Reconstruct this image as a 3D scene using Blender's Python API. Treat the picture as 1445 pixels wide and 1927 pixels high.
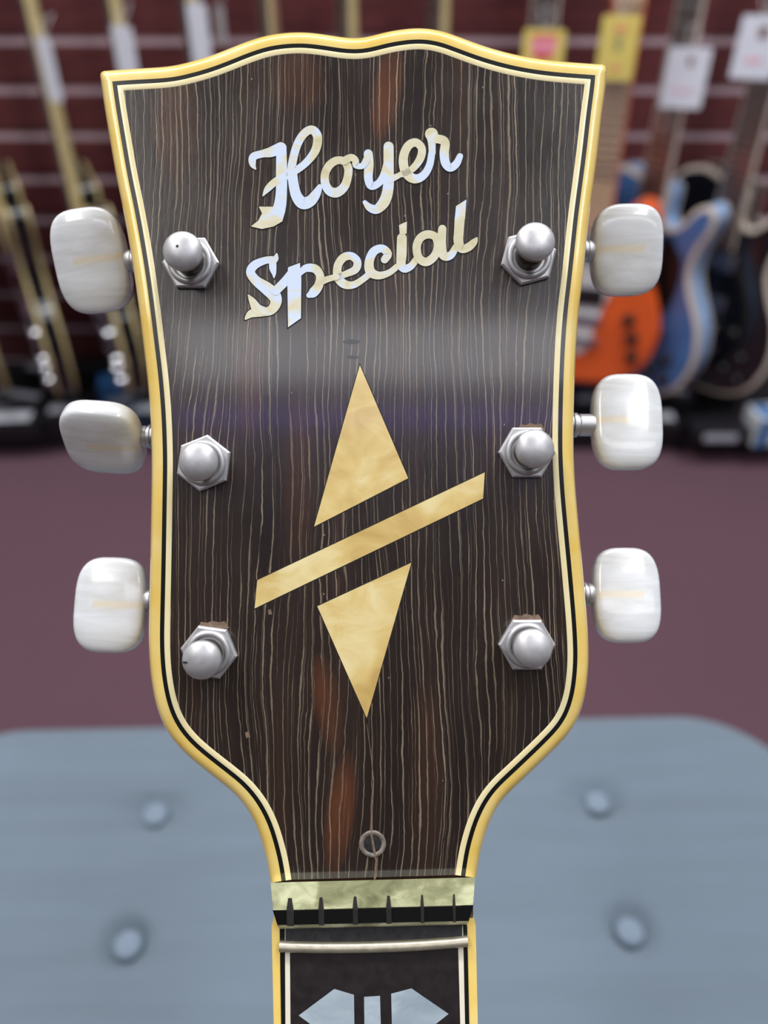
import bpy, bmesh, math, random
from mathutils import Vector, Matrix
random.seed(7)
for o in list(bpy.data.objects): bpy.data.objects.remove(o)
S = bpy.context.scene
COL = S.collection

# ------------------------------------------------------------------ camera, world, lights, exposure
F = 1500.0                      # focal length in pixels of the 1445 x 1927 frame
PITCH = math.radians(38.0)      # the phone looks down by this much
D = 0.1725                      # lens to headstock face
CAMZ = 1.0                      # lens above the shop floor
cd = bpy.data.cameras.new('camera'); cam = bpy.data.objects.new('camera', cd); COL.objects.link(cam)
cam.location = (0, 0, CAMZ); cam.rotation_euler = (math.pi/2 - PITCH, 0, 0)
cd.sensor_fit = 'VERTICAL'; cd.sensor_height = 36.0; cd.lens = F/1927*36.0
cd.clip_start = 0.01; cd.clip_end = 60
cd.dof.use_dof = True; cd.dof.focus_distance = D; cd.dof.aperture_fstop = cd.lens/3.5
S.camera = cam

w = bpy.data.worlds.new('world'); S.world = w; w.use_nodes = True
w.node_tree.nodes['Background'].inputs[0].default_value = (0.96, 0.97, 1.0, 1)
w.node_tree.nodes['Background'].inputs[1].default_value = 0.30

def area(name, loc, size, energy, rot=(0, 0, 0), color=(1, 1, 1)):
    l = bpy.data.lights.new(name, 'AREA'); l.shape = 'RECTANGLE'; l.size, l.size_y = size
    l.energy = energy; l.color = color
    o = bpy.data.objects.new(name, l); COL.objects.link(o); o.location = loc; o.rotation_euler = rot
    return o
# fluorescent ceiling fittings of the shop (ceiling at 2.9 m)
area('ceiling_tube_light', (0.75, -1.49, 2.84), (2.9, 0.26), 7.5, color=(0.96, 0.98, 1.0))
area('ceiling_tube_light', (-1.0, -0.15, 2.84), (0.30, 2.4), 26, color=(1.0, 0.97, 0.92))
area('ceiling_tube_light', (0.9, 0.05, 2.84), (0.30, 2.4), 26, color=(0.96, 0.98, 1.0))
area('ceiling_tube_light', (0.0, 0.95, 2.84), (3.6, 0.3), 50, color=(0.97, 0.98, 1.0))
area('purple_led_strip', (0.05, -1.74, 2.785), (1.6, 0.05), 0.9, rot=(math.pi/2, 0, 0), color=(0.30, 0.18, 1.0))

vs = S.view_settings
vs.view_transform = 'Standard'; vs.look = 'None'; vs.gamma = 1.0; vs.use_curve_mapping = False
vs.exposure = 0.3

# ------------------------------------------------------------------ helpers
def lin(c):
    c = c/255.0
    return c/12.92 if c <= 0.04045 else ((c+0.055)/1.055)**2.4
def rgb(r, g, b): return (lin(r), lin(g), lin(b), 1.0)

class NT:
    def __init__(s, name):
        s.m = bpy.data.materials.new(name); s.m.use_nodes = True
        s.t = s.m.node_tree; s.n = s.t.nodes; s.p = s.n['Principled BSDF']
    def node(s, kind, **kw):
        n = s.n.new(kind)
        for k, v in kw.items(): setattr(n, k, v)
        return n
    def put(s, sock, v):
        if hasattr(v, 'is_output'): s.t.links.new(v, sock)
        else: sock.default_value = v
    def math(s, op, a, b=0.0, c=None, clamp=False):
        n = s.node('ShaderNodeMath', operation=op, use_clamp=clamp)
        s.put(n.inputs[0], a); s.put(n.inputs[1], b)
        if c is not None: s.put(n.inputs[2], c)
        return n.outputs[0]
    def mix(s, f, a, b, blend='MIX'):
        n = s.node('ShaderNodeMix', data_type='RGBA', blend_type=blend)
        s.put(n.inputs[0], f); s.put(n.inputs[6], a); s.put(n.inputs[7], b)
        return n.outputs[2]
    def coord(s): return s.node('ShaderNodeTexCoord').outputs['Object']
    def mapping(s, v, scale=(1, 1, 1), rot=(0, 0, 0), loc=(0, 0, 0)):
        n = s.node('ShaderNodeMapping'); s.put(n.inputs[0], v)
        n.inputs['Location'].default_value = loc; n.inputs['Rotation'].default_value = rot; n.inputs['Scale'].default_value = scale
        return n.outputs[0]
    def noise(s, v, scale, detail=3, rough=0.5, dist=0.0):
        n = s.node('ShaderNodeTexNoise'); s.put(n.inputs['Vector'], v)
        n.inputs['Scale'].default_value = scale; n.inputs['Detail'].default_value = detail
        n.inputs['Roughness'].default_value = rough; n.inputs['Distortion'].default_value = dist
        return n.outputs[0]
    def ramp(s, f, stops):
        n = s.node('ShaderNodeValToRGB'); s.put(n.inputs[0], f)
        e = n.color_ramp.elements
        while len(e) < len(stops): e.new(0.5)
        for el, (p, c) in zip(e, stops): el.position = p; el.color = c if len(c) == 4 else (*c, 1)
        return n.outputs[0]
    def bump(s, h, strength=0.2, dist=0.001):
        n = s.node('ShaderNodeBump'); s.put(n.inputs['Height'], h)
        n.inputs['Strength'].default_value = strength; n.inputs['Distance'].default_value = dist
        return n.outputs[0]
    def set(s, **kw):
        for k, v in kw.items():
            s.put(s.p.inputs[k.replace('_', ' ')], v)
        return s.m

def plain(name, c, rough=0.5, metal=0.0, var=0.12, scale=60, coat=0.0, **kw):
    t = NT(name); co = t.coord()
    n = t.noise(co, scale, 4)
    dark = tuple(x*(1-var) for x in c[:3]) + (1,); lite = tuple(min(1, x*(1+var)) for x in c[:3]) + (1,)
    col = t.ramp(n, [(0.3, dark), (0.7, lite)])
    t.set(Base_Color=col, Roughness=rough, Metallic=metal)
    if coat: t.set(Coat_Weight=coat, Coat_Roughness=0.05)
    if kw: t.set(**kw)
    return t.m

class MB:
    def __init__(s): s.v = []; s.f = []
    def add(s, vs, fs):
        b = len(s.v); s.v += [tuple(v) for v in vs]; s.f += [tuple(i+b for i in f) for f in fs]; return s
    def box(s, c, size, rot=None):
        hx, hy, hz = (q/2 for q in size)
        vs = [Vector((x, y, z)) for x in (-hx, hx) for y in (-hy, hy) for z in (-hz, hz)]
        if rot is not None: vs = [rot @ v for v in vs]
        vs = [v + Vector(c) for v in vs]
        return s.add(vs, [(0, 1, 3, 2), (4, 6, 7, 5), (0, 4, 5, 1), (2, 3, 7, 6), (0, 2, 6, 4), (1, 5, 7, 3)])
    def lathe(s, prof, n=24, M=None):
        """prof: (r, z) list, around z; M maps to place"""
        M = M or Matrix.Identity(4); vs = []; fs = []
        for r, z in prof:
            for i in range(n):
                a = 2*math.pi*i/n; vs.append(M @ Vector((r*math.cos(a), r*math.sin(a), z)))
        for j in range(len(prof)-1):
            for i in range(n):
                k = (i+1) % n; fs.append((j*n+i, j*n+k, (j+1)*n+k, (j+1)*n+i))
        fs.append(tuple(range(n))[::-1]); fs.append(tuple((len(prof)-1)*n+i for i in range(n)))
        return s.add(vs, fs)
    def prism(s, poly, fa, fb):
        """poly list of 2-tuples; fa, fb map (x, y) to top and bottom points"""
        n = len(poly); vs = [fa(*p) for p in poly] + [fb(*p) for p in poly]
        fs = [(i, (i+1) % n, n+(i+1) % n, n+i) for i in range(n)]
        from mathutils.geometry import tessellate_polygon
        tris = tessellate_polygon([[Vector((p[0], p[1], 0)) for p in poly]])
        for t in tris: fs.append(tuple(t)); fs.append(tuple(i+n for i in t)[::-1])
        return s.add(vs, fs)
    def sweep(s, rows, closed=False):
        """rows: list of equal length point rows"""
        m = len(rows[0]); vs = [p for r in rows for p in r]; fs = []
        for j in range(len(rows)-1):
            for i in range(m if closed else m-1):
                k = (i+1) % m; fs.append((j*m+i, j*m+k, (j+1)*m+k, (j+1)*m+i))
        return s.add(vs, fs)
    def tube(s, pts, r, n=8):
        rows = []
        for i, p in enumerate(pts):
            p = Vector(p); a = Vector(pts[max(0, i-1)]); b = Vector(pts[min(len(pts)-1, i+1)])
            t = (b-a).normalized(); u = t.orthogonal().normalized()
            if i and u.dot(pu) < 0: u = -u
            if i: u = (pu - t*pu.dot(t)).normalized()
            pu = u; vv = t.cross(u); rr = r[i] if isinstance(r, (list, tuple)) else r
            rows.append([p + u*rr*math.cos(2*math.pi*k/n) + vv*rr*math.sin(2*math.pi*k/n) for k in range(n)])
        b = len(s.v); s.sweep(rows, True)
        s.f.append(tuple(b+k for k in range(n))); s.f.append(tuple(b+(len(rows)-1)*n+k for k in range(n)))
        return s
    def mesh(s, name, mat, smooth=None):
        me = bpy.data.meshes.new(name); me.from_pydata(s.v, [], s.f)
        bm = bmesh.new(); bm.from_mesh(me); bmesh.ops.recalc_face_normals(bm, faces=bm.faces); bm.to_mesh(me); bm.free()
        if smooth:
            for p in me.polygons: p.use_smooth = True
            me.set_sharp_from_angle(angle=math.radians(smooth))
        me.materials.append(mat); return me
    def build(s, name, mat, parent=None, smooth=None, loc=None, rot=None, label=None, bevel=0):
        o = bpy.data.objects.new(name, s.mesh(name, mat, smooth)); COL.objects.link(o)
        if parent: o.parent = parent
        if loc: o.location = loc
        if rot: o.rotation_euler = rot
        if label: o['label'] = label
        if bevel:
            b = o.modifiers.new('bevel', 'BEVEL'); b.width = bevel; b.segments = 2; b.limit_method = 'ANGLE'
        return o

def tag(o, label=None, cat=None, group=None, kind=None):
    if label: o['label'] = label
    if cat: o['category'] = cat
    if group: o['group'] = group
    if kind: o['kind'] = kind
    return o
def empty(name, loc=(0, 0, 0), rot=(0, 0, 0), parent=None):
    o = bpy.data.objects.new(name, None); COL.objects.link(o); o.location = loc; o.rotation_euler = rot
    o.empty_display_size = 0.02
    if parent: o.parent = parent
    return o

def catmull(pts, step, closed=False):
    n = len(pts); out = []; pts = [Vector(p) for p in pts]
    rng = range(n if closed else n-1)
    for i in rng:
        if closed: p0, p1, p2, p3 = pts[(i-1) % n], pts[i], pts[(i+1) % n], pts[(i+2) % n]
        else: p0, p1, p2, p3 = pts[max(0, i-1)], pts[i], pts[i+1], pts[min(n-1, i+2)]
        k = max(1, int(math.ceil((p2-p1).length/step)))
        for j in range(k):
            t = j/k; t2 = t*t; t3 = t2*t
            out.append(0.5*((2*p1)+(p2-p0)*t+(2*p0-5*p1+4*p2-p3)*t2+(3*p1-p0-3*p2+p3)*t3))
    if not closed: out.append(pts[-1])
    return out

# ------------------------------------------------------------------ materials
def m_carpet():
    t = NT('maroon_carpet'); co = t.coord()
    a = t.noise(co, 4, 3); b = t.noise(co, 420, 2)
    c = t.mix(t.math('MULTIPLY', a, 0.5), rgb(92, 68, 78), rgb(108, 80, 92))
    c = t.mix(t.math('MULTIPLY', b, 0.3), c, rgb(70, 50, 60))
    return t.set(Base_Color=c, Roughness=0.95, Normal=t.bump(b, 0.5, 0.002), Specular_IOR_Level=0.2)
def m_slat():
    t = NT('dark_red_stained_board'); co = t.coord()
    n = t.noise(t.mapping(co, (3, 3, 40)), 2.2, 5, 0.6, 0.6)
    c = t.ramp(n, [(0.25, rgb(66, 32, 36)), (0.55, rgb(100, 50, 53)), (0.8, rgb(122, 62, 62))])
    return t.set(Base_Color=c, Roughness=0.45)
def m_fabric():
    t = NT('blue_grey_woven_fabric'); co = t.coord()
    a = t.noise(t.mapping(co, (5, 60, 20)), 1.0, 4, 0.6)
    b = t.noise(t.mapping(co, (60, 8, 20)), 1.0, 3)
    wv = t.noise(t.mapping(co, (900, 900, 900)), 1.0, 2)
    c = t.ramp(a, [(0.3, rgb(101, 114, 127)), (0.7, rgb(108, 122, 136))])
    c = t.mix(t.math('MULTIPLY', b, 0.35), c, rgb(96, 111, 121))
    return t.set(Base_Color=c, Roughness=0.9, Normal=t.bump(wv, 0.3, 0.0006), Sheen_Weight=0.15, Specular_IOR_Level=0.25)

def m_headwood():
    t = NT('rosewood_veneer'); co = t.coord()
    sep = t.node('ShaderNodeSeparateXYZ'); t.put(sep.inputs[0], co); X, Y = sep.outputs[0], sep.outputs[1]
    # grain drifts slowly sideways along the length
    drift = t.noise(t.mapping(co, (26, 9, 1)), 1.0, 2, 0.45)
    jit = t.noise(t.mapping(co, (260, 110, 1)), 1.0, 3, 0.6)
    gx = t.math('ADD', X, t.math('ADD', t.math('MULTIPLY', t.math('SUBTRACT', drift, 0.5), 0.016), t.math('MULTIPLY', t.math('SUBTRACT', jit, 0.5), 0.0011)))
    def lines(freq, off, wid, ylo):
        v = t.node('ShaderNodeTexVoronoi', voronoi_dimensions='1D', feature='DISTANCE_TO_EDGE')
        t.put(v.inputs['W'], t.math('MULTIPLY_ADD', gx, freq, off)); v.inputs['Randomness'].default_value = 1.0; v.inputs['Scale'].default_value = 1.0
        d = v.outputs['Distance']
        mod = t.noise(t.mapping(co, (420, 26, 1), loc=(off, off*2, 0)), 1.0, 3, 0.6)
        wd = t.math('MULTIPLY', t.math('SUBTRACT', mod, ylo, clamp=True), wid)
        return t.math('DIVIDE', t.math('SUBTRACT', wd, d), 0.035, clamp=True)
    L1 = lines(600, 3.1, 0.36, 0.31); L2 = lines(980, 17.7, 0.42, 0.43)
    L = t.math('MAXIMUM', L1, t.math('MULTIPLY', L2, 0.55))
    fade = t.math('MULTIPLY_ADD', t.noise(t.mapping(co, (150, 18, 1), loc=(5, 2, 0)), 1.0, 3, 0.6), 2.3, -0.55, clamp=True)
    L = t.math('MULTIPLY', L, t.math('MULTIPLY_ADD', fade, 0.75, 0.2))
    band = t.noise(t.mapping(co, (120, 8, 1)), 1.0, 3)
    base = t.ramp(band, [(0.3, rgb(30, 25, 24)), (0.62, rgb(46, 36, 32)), (0.8, rgb(62, 38, 28))])
    fig = t.noise(t.mapping(co, (190, 40, 1)), 1.0, 4, 0.6)
    # reddish flame figure of this board
    def blob(px, py, rx, ry, tilt, amt, cur):
        p = P3(px, py, 0) - NUT
        dx = t.math('SUBTRACT', X, p.x); dy = t.math('SUBTRACT', Y, p.y)
        dx = t.math('ADD', dx, t.math('MULTIPLY', dy, tilt))
        q = t.math('ADD', t.math('POWER', t.math('ABSOLUTE', t.math('DIVIDE', dx, rx*K)), 2.0), t.math('POWER', t.math('ABSOLUTE', t.math('DIVIDE', dy, ry*K)), 2.0))
        f = t.math('MULTIPLY', t.math('POWER', t.math('SUBTRACT', 1.0, q, clamp=True), 0.8), t.math('MULTIPLY', t.math('MULTIPLY_ADD', fig, 2.2, -0.55, clamp=True), amt))
        return t.mix(f, cur, rgb(116, 66, 40))
    for a in ((728, 175, 30, 95, -0.15, 0.95), (640, 1530, 30, 125, -0.12, 0.75), (616, 1325, 30, 100, 0.15, 0.55), (560, 150, 60, 70, 0, 0.35),
              (330, 220, 50, 130, 0, 0.3), (470, 690, 30, 140, 0, 0.35), (560, 880, 30, 200, 0, 0.25), (800, 1450, 40, 190, 0, 0.15), (745, 600, 30, 160, 0, .1)):
        base = blob(*a, base)
    tan = t.mix(t.noise(co, 90, 2), rgb(142, 127, 108), rgb(164, 149, 128))
    col = t.mix(t.math('MULTIPLY', L, 0.82), base, tan)
    sv = t.node('ShaderNodeTexVoronoi'); t.put(sv.inputs['Vector'], t.mapping(co, (260, 200, 1), rot=(0, 0, 0.6))); sv.inputs['Scale'].default_value = 1.0
    bw = t.node('ShaderNodeRGBToBW'); t.put(bw.inputs[0], sv.outputs['Color'])
    spk = t.math('MULTIPLY', t.math('LESS_THAN', sv.outputs['Distance'], 0.045), t.math('GREATER_THAN', bw.outputs[0], 0.62))
    col = t.mix(t.math('MULTIPLY', spk, 0.6), col, rgb(150, 142, 134))
    peel = t.noise(t.mapping(co, (700, 260, 1)), 1.0, 3, 0.6)
    h = t.math('ADD', t.math('MULTIPLY', peel, 0.6), t.math('MULTIPLY', L, -0.25))
    nrm = t.bump(h, 0.16, 0.0003)
    smudge = t.noise(co, 60, 4, 0.6)
    return t.set(Base_Color=col, Roughness=t.math('MULTIPLY_ADD', smudge, 0.2, 0.16), Normal=nrm, Specular_IOR_Level=0.5,
                 Coat_Weight=0.8, Coat_Roughness=0.1, Coat_IOR=1.5)

def m_pearloid(name, c1, c2, c3, scale=170, rough=0.25, stops=(0.25, 0.5, 0.72)):
    t = NT(name); co = t.coord()
    v = t.node('ShaderNodeTexVoronoi', feature='SMOOTH_F1'); t.put(v.inputs['Vector'], t.mapping(t.math('ADD', 0, 0) if False else co, (1, 1, 0.3), rot=(0, 0, 0.5)))
    v.inputs['Scale'].default_value = scale; v.inputs['Smoothness'].default_value = 0.35
    n = t.noise(t.mapping(co, (1, 1.6, 1)), scale*1.1, 3, 0.55, 1.4)
    bw = t.node('ShaderNodeRGBToBW'); t.put(bw.inputs[0], v.outputs['Color'])
    f = t.math('MULTIPLY_ADD', bw.outputs[0], 0.4, t.math('MULTIPLY', n, 0.6))
    c = t.ramp(f, list(zip(stops, (c1, c2, c3))))
    return t.set(Base_Color=c, Roughness=rough, Coat_Weight=0.6, Coat_Roughness=0.08, Specular_IOR_Level=0.5)

def m_button():
    t = NT('pearl_tuner_button'); co = t.coord()
    sep = t.node('ShaderNodeSeparateXYZ'); t.put(sep.inputs[0], co)
    n = t.noise(t.mapping(co, (60, 320, 120)), 1.0, 3, 0.5, 0.8)
    c = t.ramp(n, [(0.3, rgb(203, 205, 206)), (0.5, rgb(214, 217, 221)), (0.7, rgb(226, 230, 237))])
    # the steel shaft embedded inside shows through as a cream streak
    ay = t.math('ABSOLUTE', sep.outputs[1]); f1 = t.math('SUBTRACT', 1.0, t.math('DIVIDE', ay, 0.0014), clamp=True)
    ins = t.math('MULTIPLY', t.math('LESS_THAN', sep.outputs[0], 0.0035), 1.0)
    c = t.mix(t.math('MULTIPLY', t.math('MULTIPLY', f1, ins), 0.75), c, rgb(222, 208, 178))
    return t.set(Base_Color=c, Roughness=0.22, Subsurface_Weight=0.25, Subsurface_Radius=(1, 1, 0.9), Subsurface_Scale=0.002,
                 Coat_Weight=0.7, Coat_Roughness=0.06)
def m_metal(name, c, rough, var=0.12, metal=1.0):
    t = NT(name); co = t.coord()
    n = t.noise(co, 500, 4, 0.6); m = t.noise(co, 2600, 2)
    col = t.ramp(n, [(0.3, tuple(x*(1-var) for x in c[:3])+(1,)), (0.7, c)])
    return t.set(Base_Color=col, Metallic=metal, Roughness=t.math('MULTIPLY_ADD', n, 0.2, rough-0.1), Normal=t.bump(m, 0.06, 0.0002))
def m_binding(name, c1, c2):
    t = NT(name); co = t.coord(); n = t.noise(co, 90, 3)
    return t.set(Base_Color=t.ramp(n, [(0.35, c1), (0.65, c2)]), Roughness=0.3, Coat_Weight=0.5, Coat_Roughness=0.08,
                 Subsurface_Weight=0.12, Subsurface_Radius=(1, 0.7, 0.3), Subsurface_Scale=0.0012)

# ------------------------------------------------------------------ pixel rays: where things stand
K = D/F
def P3(px, py, z):
    """a point of the headstock frame (x right, y up the headstock, z towards the player) seen at this pixel when z above the face"""
    k = (D - z)/F
    return Vector(((px-722.5)*k, -(py-963.5)*k, z))
NUT = P3(702, 1660, 0)
def depth_pt(px, py, d):
    """world point on the vertical plane y = d"""
    a = PITCH + math.atan((py-963.5)/F); h = d*math.tan(a)
    z = d*math.cos(PITCH) + h*math.sin(PITCH)
    return Vector(((px-722.5)*z/F, d, CAMZ-h))
def level_pt(px, py, zz):
    """world point on the level plane z = zz"""
    h = CAMZ-zz; a = PITCH + math.atan((py-963.5)/F); d = h/math.tan(a)
    z = d*math.cos(PITCH) + h*math.sin(PITCH)
    return Vector(((px-722.5)*z/F, d, zz))

# ================================================================== THE SETTING
WALL = 1.75
MT = {}
MT['carpet'] = m_carpet(); MT['slat'] = m_slat(); MT['fabric'] = m_fabric()
MT['button_fabric'] = plain('pale_grey_button_fabric', rgb(118, 133, 149), 0.85, var=0.06, scale=300)
MT['alu'] = plain('pale_groove_insert', rgb(196, 172, 182), 0.4, var=0.08, scale=9)
MT['black'] = plain('black_lacquer', rgb(16, 16, 20), 0.3, var=0.2)
MT['platform'] = plain('black_laminate', rgb(22, 22, 28), 0.5, var=0.2)
MT['ceiling'] = plain('ceiling_paint', rgb(205, 200, 190), 0.9, var=0.05, scale=4)
MT['frontwall'] = plain('dark_brown_wall_paint', rgb(60, 52, 48), 0.8, var=0.1, scale=4)

fl = MB().box((0, 0.0, -0.01), (5.2, 3.6, 0.02)).build('floor', MT['carpet']); tag(fl, kind='structure', label='plain maroon carpet floor behind the grey ottoman', cat='floor')
ce = MB().box((0, 0.0, 2.91), (5.2, 3.6, 0.02)).build('ceiling', MT['ceiling']); tag(ce, kind='structure', label='grey shop ceiling above the room', cat='ceiling')
wb = MB().box((0, WALL+0.045, 1.44), (5.2, 0.05, 2.9)).build('wall_back', MT['black']); tag(wb, kind='structure', label='dark red slatwall with pale metal grooves behind the hanging guitars', cat='wall')
wf = MB().box((0, -1.79, 1.44), (5.2, 0.05, 2.9)).build('reflection_wall', MT['frontwall']); tag(wf, kind='structure', label='unseen dark wall added behind the photographer to darken reflections', cat='wall')  # unseen wall, added so the lower headstock face reflects something dark
PITCHW = 0.0842; g0 = CAMZ - 0.1302*WALL
slat_me = None; ins_me = None
nlo = -9; nhi = 16
sm = MB().box((0, 0, 0), (5.2, 0.02, PITCHW-0.014)); slat_me = sm.mesh('slat', MT['slat'])
im = MB().box((0, 0, 0), (5.2, 0.012, 0.0135)); ins_me = im.mesh('groove_insert', MT['alu'])
for i in range(nlo, nhi):
    zc = g0 + i*PITCHW
    o = bpy.data.objects.new('groove_insert', ins_me); COL.objects.link(o); o.parent = wb; o.location = (0, WALL+0.0075, zc)
    o = bpy.data.objects.new('slat', slat_me); COL.objects.link(o); o.parent = wb; o.location = (0, WALL+0.010, zc+PITCHW/2)

# low black display plinth along the wall
pl = empty('display_plinth', (0, 1.5, 0)); tag(pl, 'low black plinth running along the foot of the slatwall', 'plinth')
MB().box((0, 0.125, 0.030), (2.6, 0.236, 0.048)).build('carcass', MT['platform'], pl)
MB().box((0, 0.124, 0.057), (2.62, 0.25, 0.008)).build('top_board', MT['platform'], pl, bevel=0.001)
MB().box((0, 0.128, 0.003), (2.56, 0.22, 0.006)).build('base_strip', MT['black'], pl)

# ================================================================== OTTOMAN
def ottoman():
    top = CAMZ - 0.52
    bL = level_pt(0, 1354, top); bR = level_pt(1200, 1329, top)
    yaw = math.atan2(bR.y-bL.y, bR.x-bL.x)
    W2, L2 = 0.345, 0.225
    xr = (1490-722.5)*0.638/F
    cx = xr - W2; cy = bL.y + (cx-bL.x)*math.tan(yaw) - L2
    root = empty('ottoman', (cx, cy, 0), (0, 0, yaw)); tag(root, 'blue-grey tufted fabric ottoman with sunken buttons below the headstock', 'ottoman')
    inv = Matrix.Rotation(-yaw, 3, 'Z')
    btn = []
    pix = [(290, 1527), (238, 1773), (1125, 1505), (1187, 1748), (706, 1516), (712, 1760)]
    for p in pix:
        q = level_pt(*p, top-0.003) - Vector((cx, cy, 0)); q = inv @ q; btn.append((q.x, q.y))
    R = 0.085; N = 160
    def outline(s):
        pts = []
        for i in range(N):
            a = 2*math.pi*(i+0.5)/N
            ca, sa = math.cos(a), math.sin(a)
            # rounded rectangle by walking corners
            qx = math.copysign(W2-R, ca); qy = math.copysign(L2-R, sa)
            pts.append((a, ca, sa))
        return pts
    def rr(inset):
        out = []; r = max(0.001, R-inset*0.8); wx = W2-inset; wy = L2-inset
        per = []
        for cxs, cys, a0 in ((1, 1, 0), (-1, 1, 90), (-1, -1, 180), (1, -1, 270)):
            for j in range(13):
                a = math.radians(a0+90*j/12); per.append(Vector((cxs*(wx-r)+r*math.cos(a), cys*(wy-r)+r*math.sin(a))))
        res = []
        for i in range(len(per)):
            p, q = per[i], per[(i+1) % len(per)]
            k = 24 if (i % 13) == 12 else 1
            for j in range(k): res.append(p.lerp(q, j/k))
        return res
    def hgt(x, y, base):
        z = base
        for bx, by in btn:
            d2 = (x-bx)**2+(y-by)**2
            z -= 0.012*math.exp(-(d2/0.0138**2)**3) + 0.002*math.exp(-d2/0.035**2)
        return z
    rows = []
    er = 0.022; zt = top
    for zz, ins in ((top-0.16, 0.004), (top-0.15, 0.0), (top-er*1.6, 0.0)): rows.append([(p.x, p.y, zz) for p in rr(ins)])
    for j in range(1, 8):
        a = math.pi/2*j/7; ins = er*(1-math.cos(a)); rows.append([(p.x, p.y, hgt(p.x, p.y, top-er+er*math.sin(a))) for p in rr(ins)])
    base = rr(er)
    for j in range(1, 66):
        s = 1-j/66.0
        rows.append([(p.x*s, p.y*s, hgt(p.x*s, p.y*s, top+0.001*(1-s*s))) for p in base])
    mb = MB().sweep(rows, True); c = len(mb.v); n = len(base)
    mb.v.append((0, 0, top+0.001)); mb.f += [(c-n+i, c-n+(i+1) % n, c) for i in range(n)]
    cush = mb.build('cushion', MT['fabric'], root, smooth=60)
    MB().tube([(p.x*1.002, p.y*1.002, top-0.158) for p in rr(0)] + [(rr(0)[0].x*1.002, rr(0)[0].y*1.002, top-0.158)], 0.004, 6).build('piping', MT['fabric'], cush, smooth=60)
    for bx, by in btn:
        MB().lathe([(0.0085, -0.003), (0.0095, 0), (0.0085, 0.0018), (0.005, 0.0032), (0.0005, 0.0036)], 24).build('button', MT['button_fabric'], cush, smooth=60, loc=(bx, by, top-0.0072))
    MB().box((0, 0, top-0.185), (2*W2-0.03, 2*L2-0.03, 0.05)).build('base_frame', MT['black'], root, bevel=0.004)
    for sx in (-1, 1):
        for sy in (-1, 1):
            MB().lathe([(0.014, 0), (0.022, top-0.21)], 16).build('leg', MT['black'], root, smooth=50, loc=(sx*(W2-0.07), sy*(L2-0.06), 0))
ottoman()

# ================================================================== GUITARS ON THE WALL
def bodies():
    single = [(0, 0), (85, 6), (140, 42), (165, 110), (156, 180), (126, 238), (110, 280), (114, 325), (130, 362), (134, 392), (118, 408), (92, 398), (70, 368), (46, 352), (30, 366),
              (28, 418), (0, 424), (-28, 428), (-75, 440), (-122, 424), (-143, 378), (-132, 325), (-110, 282), (-124, 238), (-156, 180), (-165, 110), (-140, 42), (-85, 6)]
    double = [(0, 0), (95, 6), (160, 48), (190, 120), (178, 195), (140, 250), (122, 300), (132, 355), (150, 400), (146, 440), (120, 452), (92, 430), (62, 395), (34, 392), (28, 430),
              (0, 432), (-28, 430), (-34, 396), (-62, 400), (-92, 434), (-122, 456), (-148, 442), (-152, 400), (-134, 355), (-122, 300), (-140, 250), (-178, 195), (-190, 120), (-160, 48), (-95, 6)]
    offset = [(10, 0), (90, 10), (142, 55), (158, 125), (142, 190), (112, 240), (104, 285), (108, 315), (118, 340), (112, 362), (92, 370), (70, 358), (50, 338), (32, 335), (28, 375),
              (0, 382), (-28, 384), (-36, 360), (-62, 372), (-92, 420), (-122, 452), (-148, 446), (-150, 410), (-128, 340), (-112, 285), (-120, 235), (-150, 185), (-160, 120), (-140, 50), (-80, 8)]
    return dict(single=single, double=double, offset=offset)
BODY = bodies()
def outline_mm(kind):
    return [(p.x/1000, p.y/1000) for p in catmull(BODY[kind], 9, True)]
def inset(poly, d):
    n = len(poly); out = []
    area2 = sum(poly[i][0]*poly[(i+1) % n][1]-poly[(i+1) % n][0]*poly[i][1] for i in range(n)); s = 1 if area2 > 0 else -1
    for i in range(n):
        a, b = Vector(poly[i-1]), Vector(poly[(i+1) % n]); t = (b-a).normalized(); nn = Vector((-t.y, t.x))*s
        p = Vector(poly[i])+nn*d; out.append((p.x, p.y))
    return out

def gmat(name, c, **kw): return plain(name, c, kw.pop('rough', 0.12), var=kw.pop('var', 0.08), scale=14, coat=0.8, **kw)
MT['g_black'] = gmat('black_gloss_finish', rgb(14, 13, 17))
MT['g_blue'] = gmat('blue_gloss_finish', rgb(70, 108, 164), var=0.2)
MT['g_paleblue'] = gmat('pale_blue_side_finish', rgb(132, 164, 206), var=0.08)
MT['g_orange'] = gmat('orange_gloss_finish', rgb(234, 98, 38))
MT['g_red'] = gmat('dark_cherry_finish', rgb(70, 16, 18), var=0.2)
MT['g_sun'] = gmat('brown_sunburst_finish', rgb(96, 52, 24), var=0.3)
MT['cream'] = plain('aged_cream_plastic', rgb(196, 178, 130), 0.4, var=0.08)
MT['pale'] = plain('pale_ivory_plastic', rgb(205, 192, 180), 0.4, var=0.06)
MT['white'] = plain('white_plastic', rgb(232, 230, 232), 0.35, var=0.03)
MT['maple'] = plain('maple_wood', rgb(206, 172, 142), 0.4, var=0.08, scale=20)
MT['tanwood'] = plain('mahogany_neck_wood', rgb(150, 116, 96), 0.4, var=0.12, scale=20)
MT['rosewood'] = plain('rosewood_fretboard', rgb(92, 76, 72), 0.45, var=0.2, scale=60)
MT['chrome'] = m_metal('chrome', rgb(215, 218, 226), 0.22, 0.05)
MT['darkplastic'] = plain('dark_plastic', rgb(22, 20, 22), 0.35, var=0.1)

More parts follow.
